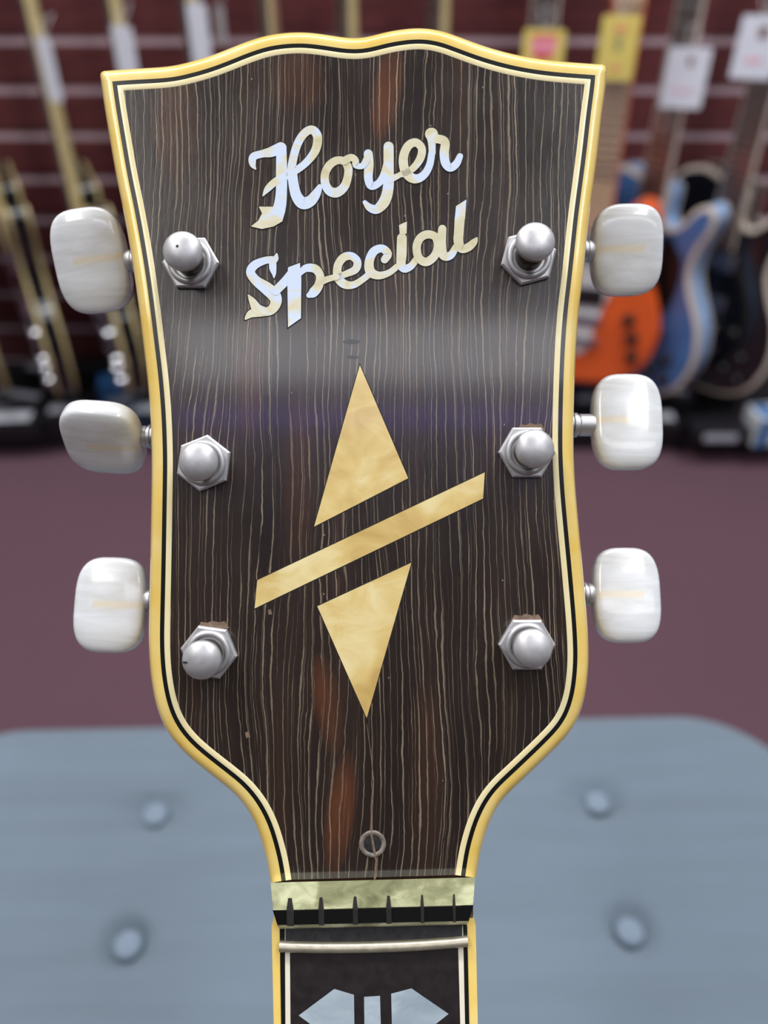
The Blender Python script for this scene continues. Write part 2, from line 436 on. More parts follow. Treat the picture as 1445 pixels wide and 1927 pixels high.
def wall_guitar(label, X, d, zbot, yaw, kind, body, side, bind, neck, board, guard=None, knobs='darkplastic', group='electric guitars hanging on the slatwall', scale=1.0):
    """hangs with the front (local -y) turned by yaw; z up from the end pin"""
    root = empty('electric_guitar', (X, d, zbot), (0, 0, yaw)); tag(root, label, 'guitar', group)
    th = 0.040 if X < -0.2 else 0.048; ol = outline_mm(kind)
    ytop = max(p[1] for p in ol); c1 = inset(ol, 0.004); c2 = inset(ol, 0.009); c3 = inset(ol, 0.03)
    hf, hb = -th/2, th/2
    mb = MB()
    mb.sweep([[(x, hf+0.005, y) for x, y in ol], [(x, hb-0.005, y) for x, y in ol]], True)
    mb.build('body_side', MT[side], root, smooth=50)
    fr = MB().prism(c2, lambda x, y: (x, hf-0.003, y), lambda x, y: (x, hf+0.004, y)); fr.build('body_top', MT[body], root, smooth=30)
    bk = MB().prism(c2, lambda x, y: (x, hb-0.004, y), lambda x, y: (x, hb+0.001, y)); bk.build('body_back', MT[side], root, smooth=30)
    for yy, s in ((hf, -1), (hb, 1)):
        MB().sweep([[(x, yy-s*0.007, y) for x, y in ol], [(x, yy-s*0.001, y) for x, y in ol], [(x, yy+s*0.0012, y) for x, y in c1], [(x, yy+s*0.0015, y) for x, y in c2], [(x, yy-s*0.004, y) for x, y in c2]], True).build('body_binding', MT[bind], root, smooth=50)
    fz = -0.003
    nz0, nz1 = ytop-0.06, ytop+0.40     # neck foot to nut
    # neck: rounded back
    rows = []
    for z, hw, dp in ((nz0-0.01, 0.028, 0.024), (nz0+0.10, 0.027, 0.020), (nz1, 0.0215, 0.017)):
        rows.append([(hw*math.cos(math.pi*j/10), hf-0.008+dp*math.sin(math.pi*j/10)**0.8, z) for j in range(11)])
    MB().sweep(rows, True).build('neck', MT[neck], root, smooth=60)
    rows = [[(s*w, hf-o, z) for s, w, o in ((-1, w0, 0.008), (-1, w0*0.96, 0.0135), (1, w0*0.96, 0.0135), (1, w0, 0.008))] for z, w0 in ((nz0-0.075, 0.0285), (nz1, 0.0218))]
    m = MB().sweep(rows, True); m.f += [(0, 1, 2, 3), (4, 5, 6, 7)]; m.build('fretboard', MT[board], root)
    for s in (-1, 1):
        MB().sweep([[(s*(w0+0.0002), hf-0.0075, z), (s*(w0+0.0012), hf-0.0075, z), (s*(w0+0.0012), hf-0.0136, z), (s*(w0-0.001), hf-0.0138, z)] for z, w0 in ((nz0-0.075, 0.0285), (nz1, 0.0218))], True).build('fretboard_binding', MT[bind], root)
    fm = MB(); sl = nz1-0.02+0.62*0 
    for k in range(1, 22):
        z = nz1 - 0.628*(1-2**(-k/12.0))
        if z < nz0-0.07: break
        t_ = (nz1-z)/(nz1-nz0+0.075); w0 = 0.0218+(0.0285-0.0218)*t_
        fm.box((0, hf-0.0143, z), (w0*1.96, 0.0016, 0.0024))
    tag(fm.build('frets', MT['chrome'], root), kind='stuff')
    MB().box((0, hf-0.0125, nz1+0.002), (0.043, 0.012, 0.004)).build('nut', MT['white'], root)
    hp = [(-0.022, 0), (0.022, 0), (0.030, 0.03), (0.038, 0.17), (0.02, 0.178), (0, 0.172), (-0.02, 0.178), (-0.038, 0.17), (-0.030, 0.03)]
    hd = MB().prism(hp, lambda x, y: (x, hf-0.008+y*0.2, nz1+y), lambda x, y: (x, hf+0.008+y*0.2, nz1+y)).build('headstock', MT[side if kind != 'offset' else neck], root)
    for s in (-1, 1):
        for k in range(3):
            zz = 0.05+0.045*k
            MB().lathe([(0.003, 0), (0.003, 0.010), (0.008, 0.012), (0.009, 0.020), (0.006, 0.026)], 10, Matrix.Rotation(s*math.pi/2, 4, 'Y')).build('tuning_peg', MT['chrome'], root, smooth=50, loc=(s*(0.030+0.006*k*0.8), hf+0.002+zz*0.2, nz1+zz))
    # hardware
    br = 0.145
    for zz in (br+0.045, br+0.135):
        p = MB().box((0, fz+hf-0.004, zz), (0.082, 0.010, 0.036)).build('pickup', MT['chrome' if kind == 'single' else 'darkplastic'], root, bevel=0.002)
    MB().box((0, fz+hf-0.007, br), (0.085, 0.014, 0.014)).build('bridge', MT['chrome'], root, bevel=0.002)
    MB().box((0, fz+hf-0.007, br-0.045), (0.09, 0.012, 0.012)).build('tailpiece', MT['chrome'], root, bevel=0.002)
    kp = ((0.075, 0.145), (0.105, 0.10), (0.075, 0.065), (0.11, 0.055)) if kind != 'offset' else ((0.095, 0.150), (0.108, 0.112), (0.115, 0.072))
    for kx, kz in kp:
        MB().lathe([(0.012, 0), (0.011, 0.010), (0.009, 0.013)], 16, Matrix.Rotation(math.pi/2, 4, 'X')).build('knob', MT[knobs], root, smooth=40, loc=(kx, hf+fz, kz))
    if guard:
        if kind == 'offset': gp = [(-60, 330), (-30, 345), (35, 335), (55, 330), (66, 290), (60, 230), (42, 170), (32, 120), (24, 80), (0, 66), (-10, 110), (-40, 150), (-85, 200), (-95, 260)]
        else: gp = [(40, 340), (62, 330), (92, 290), (88, 220), (66, 180), (48, 178), (44, 250)]
        gp = [(p.x/1000, p.y/1000) for p in catmull(gp, 8, True)]
        MB().prism(gp, lambda x, y: (x, hf-0.0065, y), lambda x, y: (x, hf-0.003, y)).build('pickguard', MT[guard], root)
    st = MB()
    for k in range(6):
        u = (k-2.5)/2.5
        st.tube([(u*0.026, hf-0.0165, br), (u*0.0175, hf-0.0165, nz1)], 0.0006, 4)
    tag(st.build('strings', MT['chrome'], root), kind='stuff')
    MB().lathe([(0.005, 0), (0.004, 0.006), (0.007, 0.010)], 12, Matrix.Rotation(math.pi, 4, 'X')).build('strap_button', MT['chrome'], root, loc=(0, 0, 0.0))
    # yoke hanger under the headstock, hooked in a groove
    zz = zbot+nz1+0.012
    hg = empty('guitar_hanger', (X, WALL, zz)); tag(hg, 'black metal yoke hanger hooked into the slatwall holding up a guitar', 'hanger', 'hangers on the slatwall')
    MB().box((0, -0.004, 0), (0.05, 0.006, 0.07)).build('bracket', MT['black'], hg)
    MB().tube([(0, -0.004, 0), (0, d-WALL+0.045, 0)], 0.005, 8).build('arm', MT['black'], hg, smooth=50)
    cyw, syw = math.cos(yaw), math.sin(yaw); pts = []
    for lx, ly in ((-0.032, -0.035), (-0.032, 0.01), (-0.03, 0.03), (0.03, 0.03), (0.032, 0.01), (0.032, -0.035)):
        pts.append((lx*cyw-ly*syw, d-WALL+lx*syw+ly*cyw, 0))
    MB().tube(pts, 0.006, 8).build('yoke', MT['black'], hg, smooth=50)
    return root

def nx(px, py, d): return depth_pt(px, py, d).x
DG = 1.585; YW = math.radians(-63)
G = []
spec = [
 # label, neck pixel, yaw, kind, body, side, binding, neck, fretboard, guard
 ('black electric guitar at the left edge of the photo, only its cream edge in view', -0.865, YW, 'single', 'g_black', 'g_black', 'cream', 'cream', 'rosewood', None),
 ('black cream-edged electric guitar second from the left, beside the top left tuning button', -0.722, YW, 'single', 'g_black', 'g_black', 'cream', 'cream', 'rosewood', None),
 ('cream-necked black electric guitar carrying a white tag, third from the left', -0.572, YW, 'single', 'g_black', 'g_black', 'cream', 'cream', 'rosewood', None),
 ('electric guitar with a cream neck and white tag just left of the headstock corner', -0.432, YW, 'double', 'g_blue', 'g_paleblue', 'cream', 'cream', 'rosewood', None),
 ('electric guitar with white tags on both sides of its neck, above the headstock shoulder', -0.305, YW, 'single', 'g_black', 'g_black', 'cream', 'cream', 'rosewood', None),
 ('brown-necked electric guitar rising behind the left hump of the headstock', -0.168, YW, 'single', 'g_sun', 'g_sun', 'cream', 'tanwood', 'rosewood', None),
 ('electric guitar whose neck rises behind the dip of the headstock crest', -0.036, YW, 'single', 'g_red', 'g_red', 'cream', 'cream', 'rosewood', None),
 ('electric guitar whose neck rises behind the right hump of the headstock', 0.118, YW, 'single', 'g_black', 'g_black', 'cream', 'cream', 'rosewood', None),
 ('rosewood-necked electric guitar carrying the yellow tag with a pink print', 'G8', math.radians(-25), 'double', 'g_sun', 'g_sun', 'pale', 'tanwood', 'rosewood', None),
 ('orange electric guitar with a white pickguard and a pale maple neck', 'G9', math.radians(-15), 'offset', 'g_orange', 'g_orange', 'g_orange', 'maple', 'maple', 'white'),
 ('blue single-cutaway electric guitar with ivory binding, right of the orange one', 0.535, math.radians(-50), 'single', 'g_blue', 'g_paleblue', 'pale', 'pale', 'rosewood', 'darkplastic'),
 ('black single-cutaway electric guitar with ivory binding at the right edge', 0.688, math.radians(-50), 'single', 'g_black', 'g_black', 'pale', 'pale', 'rosewood', None),
]
for lab, X, yw, kind, body, side, bind, neck, board, guard in spec:
    zb = {'offset': 0.185, 'double': 0.138}.get(kind, 0.138)
    dg = DG
    if X == 'G8': dg = 1.645; X = nx(1036, 20, dg)
    if X == 'G9': dg = 1.515; X = nx(1137, 300, dg)
    G.append(wall_guitar(lab, X, dg, zb, yw, kind, body, side, bind, neck, board, guard, 'chrome' if X < -0.2 else 'darkplastic'))

# price tags hanging on the necks
MT['tag_white'] = plain('white_card', rgb(222, 226, 240), 0.6, var=0.02)
MT['tag_yellow'] = plain('yellow_card', rgb(226, 206, 112), 0.6, var=0.04)
MT['ink_red'] = plain('red_print', rgb(214, 70, 66), 0.6, var=0.05)
MT['ink_pink'] = plain('pink_print', rgb(240, 150, 170), 0.6, var=0.05)
MT['ink_grey'] = plain('grey_print', rgb(150, 150, 110), 0.6, var=0.05)
MT['ink_brown'] = plain('brown_print', rgb(120, 84, 74), 0.6, var=0.05)
MT['ink_salmon'] = plain('salmon_print', rgb(232, 160, 120), 0.6, var=0.05)
def price_tag(label, px0, py0, px1, py1, d, mat, yaw, marks, roll=0.0):
    a = depth_pt((px0+px1)/2, (py0+py1)/2, d); b = depth_pt((px0+px1)/2, py0, d); c = depth_pt((px0+px1)/2, py1, d)
    z = a.y*math.cos(PITCH)+(CAMZ-a.z)*math.sin(PITCH)
    wd = (px1-px0)*z/F/abs(math.cos(yaw)); ht = abs(b.z-c.z)
    root = empty('price_tag', a, (0, roll, yaw)); tag(root, label, 'tag', 'price tags on the hanging guitars')
    r = 0.004; n = 5; poly = []
    for sx, sy, a0 in ((1, 1, 0), (-1, 1, 90), (-1, -1, 180), (1, -1, 270)):
        for j in range(n):
            t = math.radians(a0+90*j/(n-1)); poly.append((sx*(wd/2-r)+r*math.cos(t), sy*(ht/2-r)+r*math.sin(t)))
    MB().prism(poly, lambda x, y: (x, -0.0008, y), lambda x, y: (x, 0.0008, y)).build('card', mat, root)
    MB().tube([(0, 0.0012, ht/2-0.006), (-0.012, 0.012, ht/2+0.022), (0.0, 0.03, ht/2+0.03), (0.012, 0.012, ht/2+0.022), (0, 0.0012, ht/2-0.006)], 0.0006, 5).build('loop', MT['white'], root)
    for (u, v, w_, h_, m) in marks:
        MB().box((u*wd, -0.0011, v*ht), (w_*wd, 0.0006, h_*ht)).build('printed_mark', MT[m], root)
DT = DG-0.07
price_tag('narrow white tag on the third neck from the left', 76, 72, 110, 192, DT, MT['tag_white'], math.radians(-35), [], 0.0)
price_tag('white tag hanging just above the left corner of the headstock', 214, 50, 258, 150, DT, MT['tag_white'], math.radians(-30), [])
price_tag('white tag left of the neck above the headstock shoulder', 356, 8, 396, 135, DT, MT['tag_white'], math.radians(-30), [])
price_tag('narrow pale tag right of the neck above the headstock shoulder', 404, 12, 424, 85, DG+0.03, MT['tag_white'], math.radians(-45), [])
price_tag('yellow tag with pink and red print above the headstock crest', 984, 56, 1060, 135, DT, MT['tag_yellow'], math.radians(-10), [(0, 0.12, 0.58, 0.36, 'ink_pink'), (0, -0.14, 0.44, 0.14, 'ink_red'), (0, 0.34, 0.6, 0.06, 'ink_red')])
price_tag('tall yellow tag on the pale maple neck of the orange guitar', 1128, 30, 1196, 152, DT-0.06, MT['tag_yellow'], math.radians(-12), [(0, 0.3, 0.3, 0.10, 'ink_salmon'), (0, 0.08, 0.14, 0.22, 'ink_grey'), (0, -0.3, 0.3, 0.08, 'ink_salmon')])
price_tag('white tag with a small brown mark on the neck of the blue guitar', 1252, 90, 1326, 205, DT, MT['tag_white'], math.radians(-14), [(0.05, 0.28, 0.12, 0.16, 'ink_brown'), (0.0, -0.2, 0.5, 0.02, 'ink_pink')])
price_tag('white tag with a pink line of print at the right edge of the photo', 1388, 30, 1462, 150, DT, MT['tag_white'], math.radians(-14), [(0.05, 0.24, 0.2, 0.2, 'ink_brown'), (-0.02, -0.2, 0.4, 0.05, 'ink_pink')])

# ================================================================== BOXES ON THE PLINTH
MT['box_black'] = plain('black_card_box', rgb(20, 20, 26), 0.45, var=0.2)
MT['box_navy'] = plain('navy_card_box', rgb(26, 42, 66), 0.45, var=0.2)
MT['box_blue'] = plain('blue_card_box', rgb(52, 110, 170), 0.5, var=0.15)
MT['box_white'] = plain('white_card_box', rgb(206, 212, 216), 0.5, var=0.05)
MT['label_grey'] = plain('grey_label', rgb(176, 178, 190), 0.4, var=0.15)
MT['label_pale'] = plain('pale_label', rgb(222, 226, 238), 0.4, var=0.05)
PT = 0.061
def gear_box(label, px, py, size, yaw, mat, z0=PT, marks=(), group='boxes of gear on the plinth'):
    """standing on level z0 with the middle of its front foot seen at the pixel"""
    p = level_pt(px, py, z0); w_, d_, h_ = size
    root = empty('gear_box', (p.x, p.y+d_/2, z0), (0, 0, yaw)); tag(root, label, 'box', group)
    MB().box((0, 0, h_*0.42), (w_, d_, h_*0.84)).build('tray', MT[mat], root, bevel=0.002)
    MB().box((0, 0, h_*0.78), (w_+0.003, d_+0.003, h_*0.44)).build('lid', MT[mat], root, bevel=0.002)
    for face, u, v, a, b, m in marks:
        if face == 'f': MB().box((u*w_, -d_/2-0.0021, v*h_), (a*w_, 0.001, b*h_)).build('printed_panel', MT[m], root)
        else: MB().box((u*w_, v*d_, h_+0.0005), (a*w_, b*d_, 0.001)).build('printed_panel', MT[m], root)
R_ = math.radians
gear_box('flat black box with a pale stripe at the left edge of the plinth', 10, 826, (0.15, 0.07, 0.035), R_(4), 'box_black', marks=[('t', 0, 0, 0.7, 0.55, 'label_pale')])
gear_box('black box with a slanted grey panel behind the left edge box', 40, 786, (0.13, 0.05, 0.045), R_(-14), 'box_black', marks=[('t', 0, 0, 0.75, 0.5, 'label_grey'), ('f', 0, .5, .8, .3, 'label_grey')])
gear_box('black box with a grey printed lid left of the middle left tuning button', 124, 812, (0.10, 0.06, 0.04), R_(6), 'box_black', marks=[('t', 0, 0.0, 0.7, 0.5, 'label_grey')])
gear_box('tall black box at the back of the plinth under the cream-edged guitars', 60, 740, (0.16, 0.04, 0.06), R_(-5), 'box_black', marks=[('t', 0.2, 0.0, 0.4, 0.6, 'label_grey')])
gear_box('blue box leaning in behind the middle left tuning button', 222, 770, (0.07, 0.05, 0.068), R_(12), 'box_blue', marks=[('f', 0, .3, .7, .3, 'label_grey')])
gear_box('small pale blue and black box beside the left edge of the headstock', 275, 812, (0.06, 0.05, 0.045), R_(0), 'box_navy', marks=[('t', 0, 0.0, 0.8, 0.7, 'label_pale')])
gear_box('dark box at the back between the blue box and the black boxes', 160, 735, (0.12, 0.05, 0.06), R_(5), 'box_black')
gear_box('navy box under the orange guitar beside the right edge of the headstock', 1120, 765, (0.12, 0.06, 0.06), R_(3), 'box_navy', marks=[('t', -0.2, 0, 0.35, 0.7, 'label_pale'), ('f', -.2, .4, .4, .3, 'label_grey')])
gear_box('low black box with a pale lid right behind the middle right tuning button', 1225, 818, (0.11, 0.06, 0.03), R_(-4), 'box_black', marks=[('t', 0.2, 0, 0.5, 0.55, 'label_pale')])
gear_box('black box with a grey slanted lid below the blue guitar', 1262, 780, (0.10, 0.06, 0.05), R_(-22), 'box_black', marks=[('t', 0, 0, 0.7, 0.5, 'label_grey')])
gear_box('black box with a grey lid below the black guitar on the right', 1345, 772, (0.10, 0.05, 0.05), R_(-6), 'box_black', marks=[('t', 0, 0, 0.7, 0.5, 'label_grey')])
gear_box('flat black box with a grey front panel near the blue and white box', 1352, 836, (0.12, 0.06, 0.035), R_(0), 'box_black', marks=[('f', 0, 0.5, 0.6, 0.5, 'label_grey')])
gear_box('blue and white box at the right end of the plinth', 1462, 838, (0.12, 0.06, 0.07), R_(8), 'box_white', marks=[('f', -0.38, 0.5, 0.22, 0.98, 'box_blue'), ('t', -0.3, 0, 0.3, 0.8, 'box_blue')])
gear_box('black box on the plinth hidden behind the middle of the headstock', 560, 800, (0.16, 0.07, 0.06), R_(5), 'box_black', marks=[('t', 0, 0, 0.6, 0.5, 'label_grey')])
gear_box('navy box on the plinth hidden behind the right of the headstock', 860, 800, (0.14, 0.07, 0.06), R_(-5), 'box_navy', marks=[('t', 0, 0, 0.6, 0.5, 'label_grey')])

# ================================================================== THE GUITAR IN FRONT
MT['headwood'] = m_headwood()
MT['bind_outer'] = m_binding('yellowed_ivory_binding', rgb(230, 196, 98), rgb(236, 210, 132))
MT['bind_inner'] = m_binding('cream_purfling', rgb(238, 222, 168), rgb(242, 230, 184))
MT['bind_white'] = m_binding('pale_fretboard_line', rgb(222, 216, 196), rgb(230, 224, 208))
MT['purf_black'] = plain('black_purfling', rgb(18, 20, 20), 0.25, var=0.15, coat=0.5)
MT['corewood'] = plain('brown_neck_wood', rgb(70, 44, 30), 0.4, var=0.2, scale=80, coat=0.5)
MT['gold_pearl'] = m_pearloid('gold_pearloid', rgb(198, 166, 100), rgb(224, 198, 130), rgb(240, 225, 172), 75)
MT['letter_pearl'] = m_pearloid('mother_of_pearl', rgb(206, 198, 160), rgb(222, 218, 192), rgb(212, 226, 248), 120, stops=(0.25, 0.45, 0.56))  # blue-white highlights of the pearl are mixed into its colour
MT['blue_pearl'] = m_pearloid('grey_blue_pearl', rgb(132, 146, 158), rgb(152, 166, 178), rgb(172, 186, 196), 90)
MT['nut_pearl'] = m_pearloid('green_grey_pearloid', rgb(112, 116, 84), rgb(158, 160, 122), rgb(214, 216, 176), 150)
MT['button'] = m_button()
MT['nickel'] = m_metal('worn_nickel', rgb(200, 200, 204), 0.42, 0.14, 0.6)
MT['nickel_dark'] = m_metal('dark_nickel', rgb(112, 104, 96), 0.34, 0.4, 0.85)  # darker nickel tone used on the string posts
MT['fretboard'] = plain('black_ebony_board', rgb(30, 25, 26), 0.4, var=0.35, scale=400)
MT['fretmetal'] = m_metal('worn_fret_metal', rgb(206, 200, 180), 0.38, 0.2, 0.7)
MT['slot'] = plain('dark_slot', rgb(30, 28, 26), 0.8, var=0.3, scale=900)  # one dark tone for slots, joints, the nick and the pit
MT['holerim'] = plain('worn_hole_rim', rgb(120, 112, 104), 0.4, var=0.4, scale=700)
MT['dust'] = plain('dust', rgb(120, 100, 84), 0.9, var=0.3, scale=900)
MT['strip_dark'] = plain('dark_gap_board', rgb(44, 44, 46), 0.4, var=0.35, scale=700)

crot = cam.rotation_euler.to_matrix()
HG = empty('guitar_headstock_and_neck'); HG.name = 'electric_guitar'
HG.location = Vector(cam.location) + crot @ (Vector((0, 0, -D)) + NUT); HG.rotation_euler = cam.rotation_euler
tag(HG, 'close-up dark rosewood guitar headstock with yellowed binding and pearl script inlay', 'guitar')
def H(px, py, z=0.0): return P3(px, py, z) - NUT

left = [(509, 1661), (504, 1628), (494, 1588), (482, 1553), (464, 1520), (442, 1494), (414, 1471), (382, 1446), (352, 1421), (327, 1394), (307, 1362), (293.7, 1325), (286, 1287), (281.8, 1250), (280, 1208), (280.6, 1161), (282.2, 1090), (283.5, 1020), (285.3, 912), (285.6, 856), (283.2, 786), (277.8, 716), (269.6, 646), (261, 576), (252.2, 512), (241, 444), (230.5, 388), (219, 332), (207.6, 266), (196.5, 199), (189, 145), (187.5, 134.5)]
topc = [(187.5, 134.5), (222, 131.5), (262, 129), (317, 125.5), (353, 118), (390, 107.5), (427, 93.5), (463, 79), (500, 67.5), (537, 62), (573, 61), (610, 65), (647, 70.8), (672, 72.5), (694, 69), (729, 60), (764, 54.5), (798, 53), (833, 59), (867, 71), (902, 84), (937, 95), (971, 103.5), (1006, 110), (1040, 114.4), (1075, 117.5), (1110, 120), (1142, 122)]
right = [(1142, 122), (1139.5, 161), (1132, 218), (1124.5, 285), (1117.5, 340), (1109.5, 400), (1102.5, 464), (1095.5, 530), (1089.5, 580), (1084.5, 640), (1081, 716), (1079, 800), (1079.2, 856), (1082, 912), (1086, 960), (1090.6, 1010), (1095.4, 1060), (1099.8, 1110), (1104, 1159), (1106.8, 1205), (1107.5, 1240), (1105, 1278), (1100, 1312), (1088, 1350), (1069, 1382), (1040, 1413), (1009, 1443), (979.5, 1471), (953, 1496), (935, 1519), (920, 1549), (910, 1579), (902, 1611), (896, 1652)]
def smooth(pts, it=6):
    p = [Vector(q) for q in pts]
    for _ in range(it): p = [p[0]] + [(p[i-1]+p[i]*2+p[i+1])/4 for i in range(1, len(p)-1)] + [p[-1]]
    return p
segs = [smooth(catmull(s, 9)) for s in (left, topc, right)]
NC = 7
base_pts = []; corner = {}
for si, s in enumerate(segs):
    for i, p in enumerate(s):
        if i == len(s)-1 and si < 2: continue
        if i == 0 and si > 0:
            for j in range(NC): corner[len(base_pts)] = (j/(NC-1), (segs[si-1][-2]-p).normalized(), (s[1]-p).normalized()); base_pts.append(p)
            continue
        base_pts.append(p)
ends = {k: v for k, v in corner.items() if v[0] in (0.0, 1.0)}
ends = {k: v for k, v in ends.items()}
def off_poly(off, r0=10.0):
    """px offset inward; the outer corners are eased"""
    out = []; n = len(base_pts)
    for i, p in enumerate(base_pts):
        if i in corner:
            t, da, db = corner[i]
            na = Vector((da.y, -da.x)); nb = Vector((-db.y, db.x))
            bis = (da+db).normalized(); s_ = abs(bis.x*da.y-bis.y*da.x)
            c = p + bis*(off/s_)
            r = r0*max(0.0, 1-off/21.0)
            a = c+da*r; b = c+db*r
            out.append(a*(1-t)**2 + c*2*t*(1-t) + b*t*t)
        else:
            a = base_pts[i-1] if i else p; b = base_pts[i+1] if i < n-1 else p
            t = (b-a).normalized(); nn = Vector((-t.y, t.x))   # image y down, walking up the left side: inward is right
            q_ = p + nn*off
            for ci, (t_, da, db) in ends.items():
                if (t_ == 0 and 0 < ci-i < 14) or (t_ == 1 and 0 < i-ci < 14):
                    cp = base_pts[ci]; bis = (da+db).normalized(); s_ = abs(bis.x*da.y-bis.y*da.x); c = cp + bis*(off/s_)
                    r = r0*max(0.0, 1-off/21.0); e = da if t_ == 0 else db
                    lim = c + e*r
                    if (q_-lim).dot(e) < 0: q_ = lim
            out.append(q_)
    return out
def ring(off, z): return [H(p.x, p.y, z) for p in off_poly(off)]
mm = 0.001
prof = [(0, -14*mm), (0, -2.4*mm), (0.6, -1.5*mm), (2.2, -0.75*mm), (5, -0.3*mm), (9, -0.08*mm), (14, 0), (20.8, 0), (20.8, -1*mm)]
MB().sweep([ring(o, z) for o, z in prof]).build('outer_binding', MT['bind_outer'], HG, smooth=50, label='yellowed ivory outer binding')
MB().sweep([ring(o, z) for o, z in ((21, -1*mm), (21, -0.05*mm), (29, -0.05*mm), (29, -1*mm))]).build('black_purfling', MT['purf_black'], HG, label='thin black purfling line')
MB().sweep([ring(o, z) for o, z in ((29, -1*mm), (29, 0.02*mm), (30, 0.05*mm), (38.5, 0.05*mm), (39.6, 0), (39.6, -1*mm))]).build('inner_binding', MT['bind_inner'], HG, smooth=50, label='thin cream inner binding line')
def poly_at(off):
    ps = off_poly(off); out = []
    for p in ps:
        if not out or (Vector(out[-1])-p).length > 0.3: out.append((p.x, p.y))
    return out
fp = poly_at(39.6)
MB().prism(fp, lambda x, y: H(x, y, 0), lambda x, y: H(x, y, -1*mm)).build('faceplate', MT['headwood'], HG, label='dark rosewood face veneer with pale vertical grain')
MB().prism(poly_at(8), lambda x, y: H(x, y, -1.1*mm), lambda x, y: H(x, y, -14*mm)).build('headstock_core', MT['corewood'], HG)

# ---- inlays
def inlay(name, poly, mat, z=0.06*mm, label=None):
    return MB().prism(poly, lambda x, y: H(x, y, z), lambda x, y: H(x, y, -0.5*mm)).build(name, mat, HG, label=label)
def groove(poly, w_=2.0):
    n = len(poly); c = Vector((sum(p[0] for p in poly)/n, sum(p[1] for p in poly)/n))
    q = []
    area2 = sum(poly[i][0]*poly[(i+1) % n][1]-poly[(i+1) % n][0]*poly[i][1] for i in range(n)); s = -1 if area2 > 0 else 1
    for i in range(n):
        a, p, b = Vector(poly[i-1]), Vector(poly[i]), Vector(poly[(i+1) % n]); d1 = (p-a).normalized(); d2 = (b-p).normalized()
        n1 = Vector((-d1.y, d1.x))*s; n2 = Vector((-d2.y, d2.x))*s; bi = (n1+n2).normalized(); q.append(tuple(p+bi*min(w_*2.2, w_/max(0.3, bi.dot(n1)))))
    return q
tri1 = [(677, 687), (768, 900), (591, 991)]; barp = [(912, 889), (909, 938), (479, 1145), (484, 1092)]; tri2 = [(774, 1059), (597, 1141), (690, 1351)]
for poly, nm, lb in ((tri1, 'triangle_inlay', 'upper golden pearl triangle'), (barp, 'bar_inlay', 'slanted golden pearl bar'), (tri2, 'triangle_inlay', 'lower golden pearl triangle')):
    inlay(nm, poly, MT['gold_pearl'], 0.07*mm, lb)
    MB().prism(groove(poly), lambda x, y: H(x, y, 0.02*mm), lambda x, y: H(x, y, -0.4*mm)).build('inlay_joint', MT['slot'], HG)

# ---- lettering
def LP(x, y): return (430+x/2.949, 220+y/2.949)
def ribbon(mb, pts, zt, grow=0.0, closed=False):
    p3 = catmull([(x, y, w_) for x, y, w_ in pts], 9, closed)
    L = []; R = []; n = len(p3)
    for i in range(n):
        a = p3[i-1] if (i or closed) else p3[i]; b = p3[(i+1) % n] if (i < n-1 or closed) else p3[i]
        t = Vector((b.x-a.x, b.y-a.y)).normalized(); nn = Vector((-t.y, t.x)); hw = max(1.5, p3[i].z/2)+grow; c = Vector((p3[i].x, p3[i].y))
        L.append(c+nn*hw); R.append(c-nn*hw)
    rows_t = [[H(*LP(*q), zt) for q in L], [H(*LP(*q), zt) for q in R]]
    b0 = len(mb.v); lo = -0.4*mm
    k = n
    vs = [H(*LP(*q), zt) for q in L]+[H(*LP(*q), zt) for q in R]+[H(*LP(*q), lo) for q in L]+[H(*LP(*q), lo) for q in R]
    fs = []
    for i in range(n if closed else n-1):
        j = (i+1) % n
        fs += [(i, j, k+j, k+i), (i, j, 2*k+j, 2*k+i), (k+i, k+j, 3*k+j, 3*k+i)]
    mb.add(vs, fs)
    if not closed:
        for e, dirr in ((0, -1), (n-1, 1)):
            c = Vector((p3[e].x, p3[e].y)); hw = max(1.5, p3[e].z/2)+grow
            if hw < 4: continue
            cap = [c+Vector((hw*math.cos(2*math.pi*q/18), hw*math.sin(2*math.pi*q/18))) for q in range(18)]
            mb.add([H(*LP(*q), zt-0.002*mm) for q in cap], [tuple(range(18))])
def polyg(mb, pts, zt, grow=0.0):
    if grow: pts = groove(pts, grow)
    mb.prism(pts, lambda x, y: H(*LP(x, y), zt), lambda x, y: H(*LP(x, y), -0.4*mm))
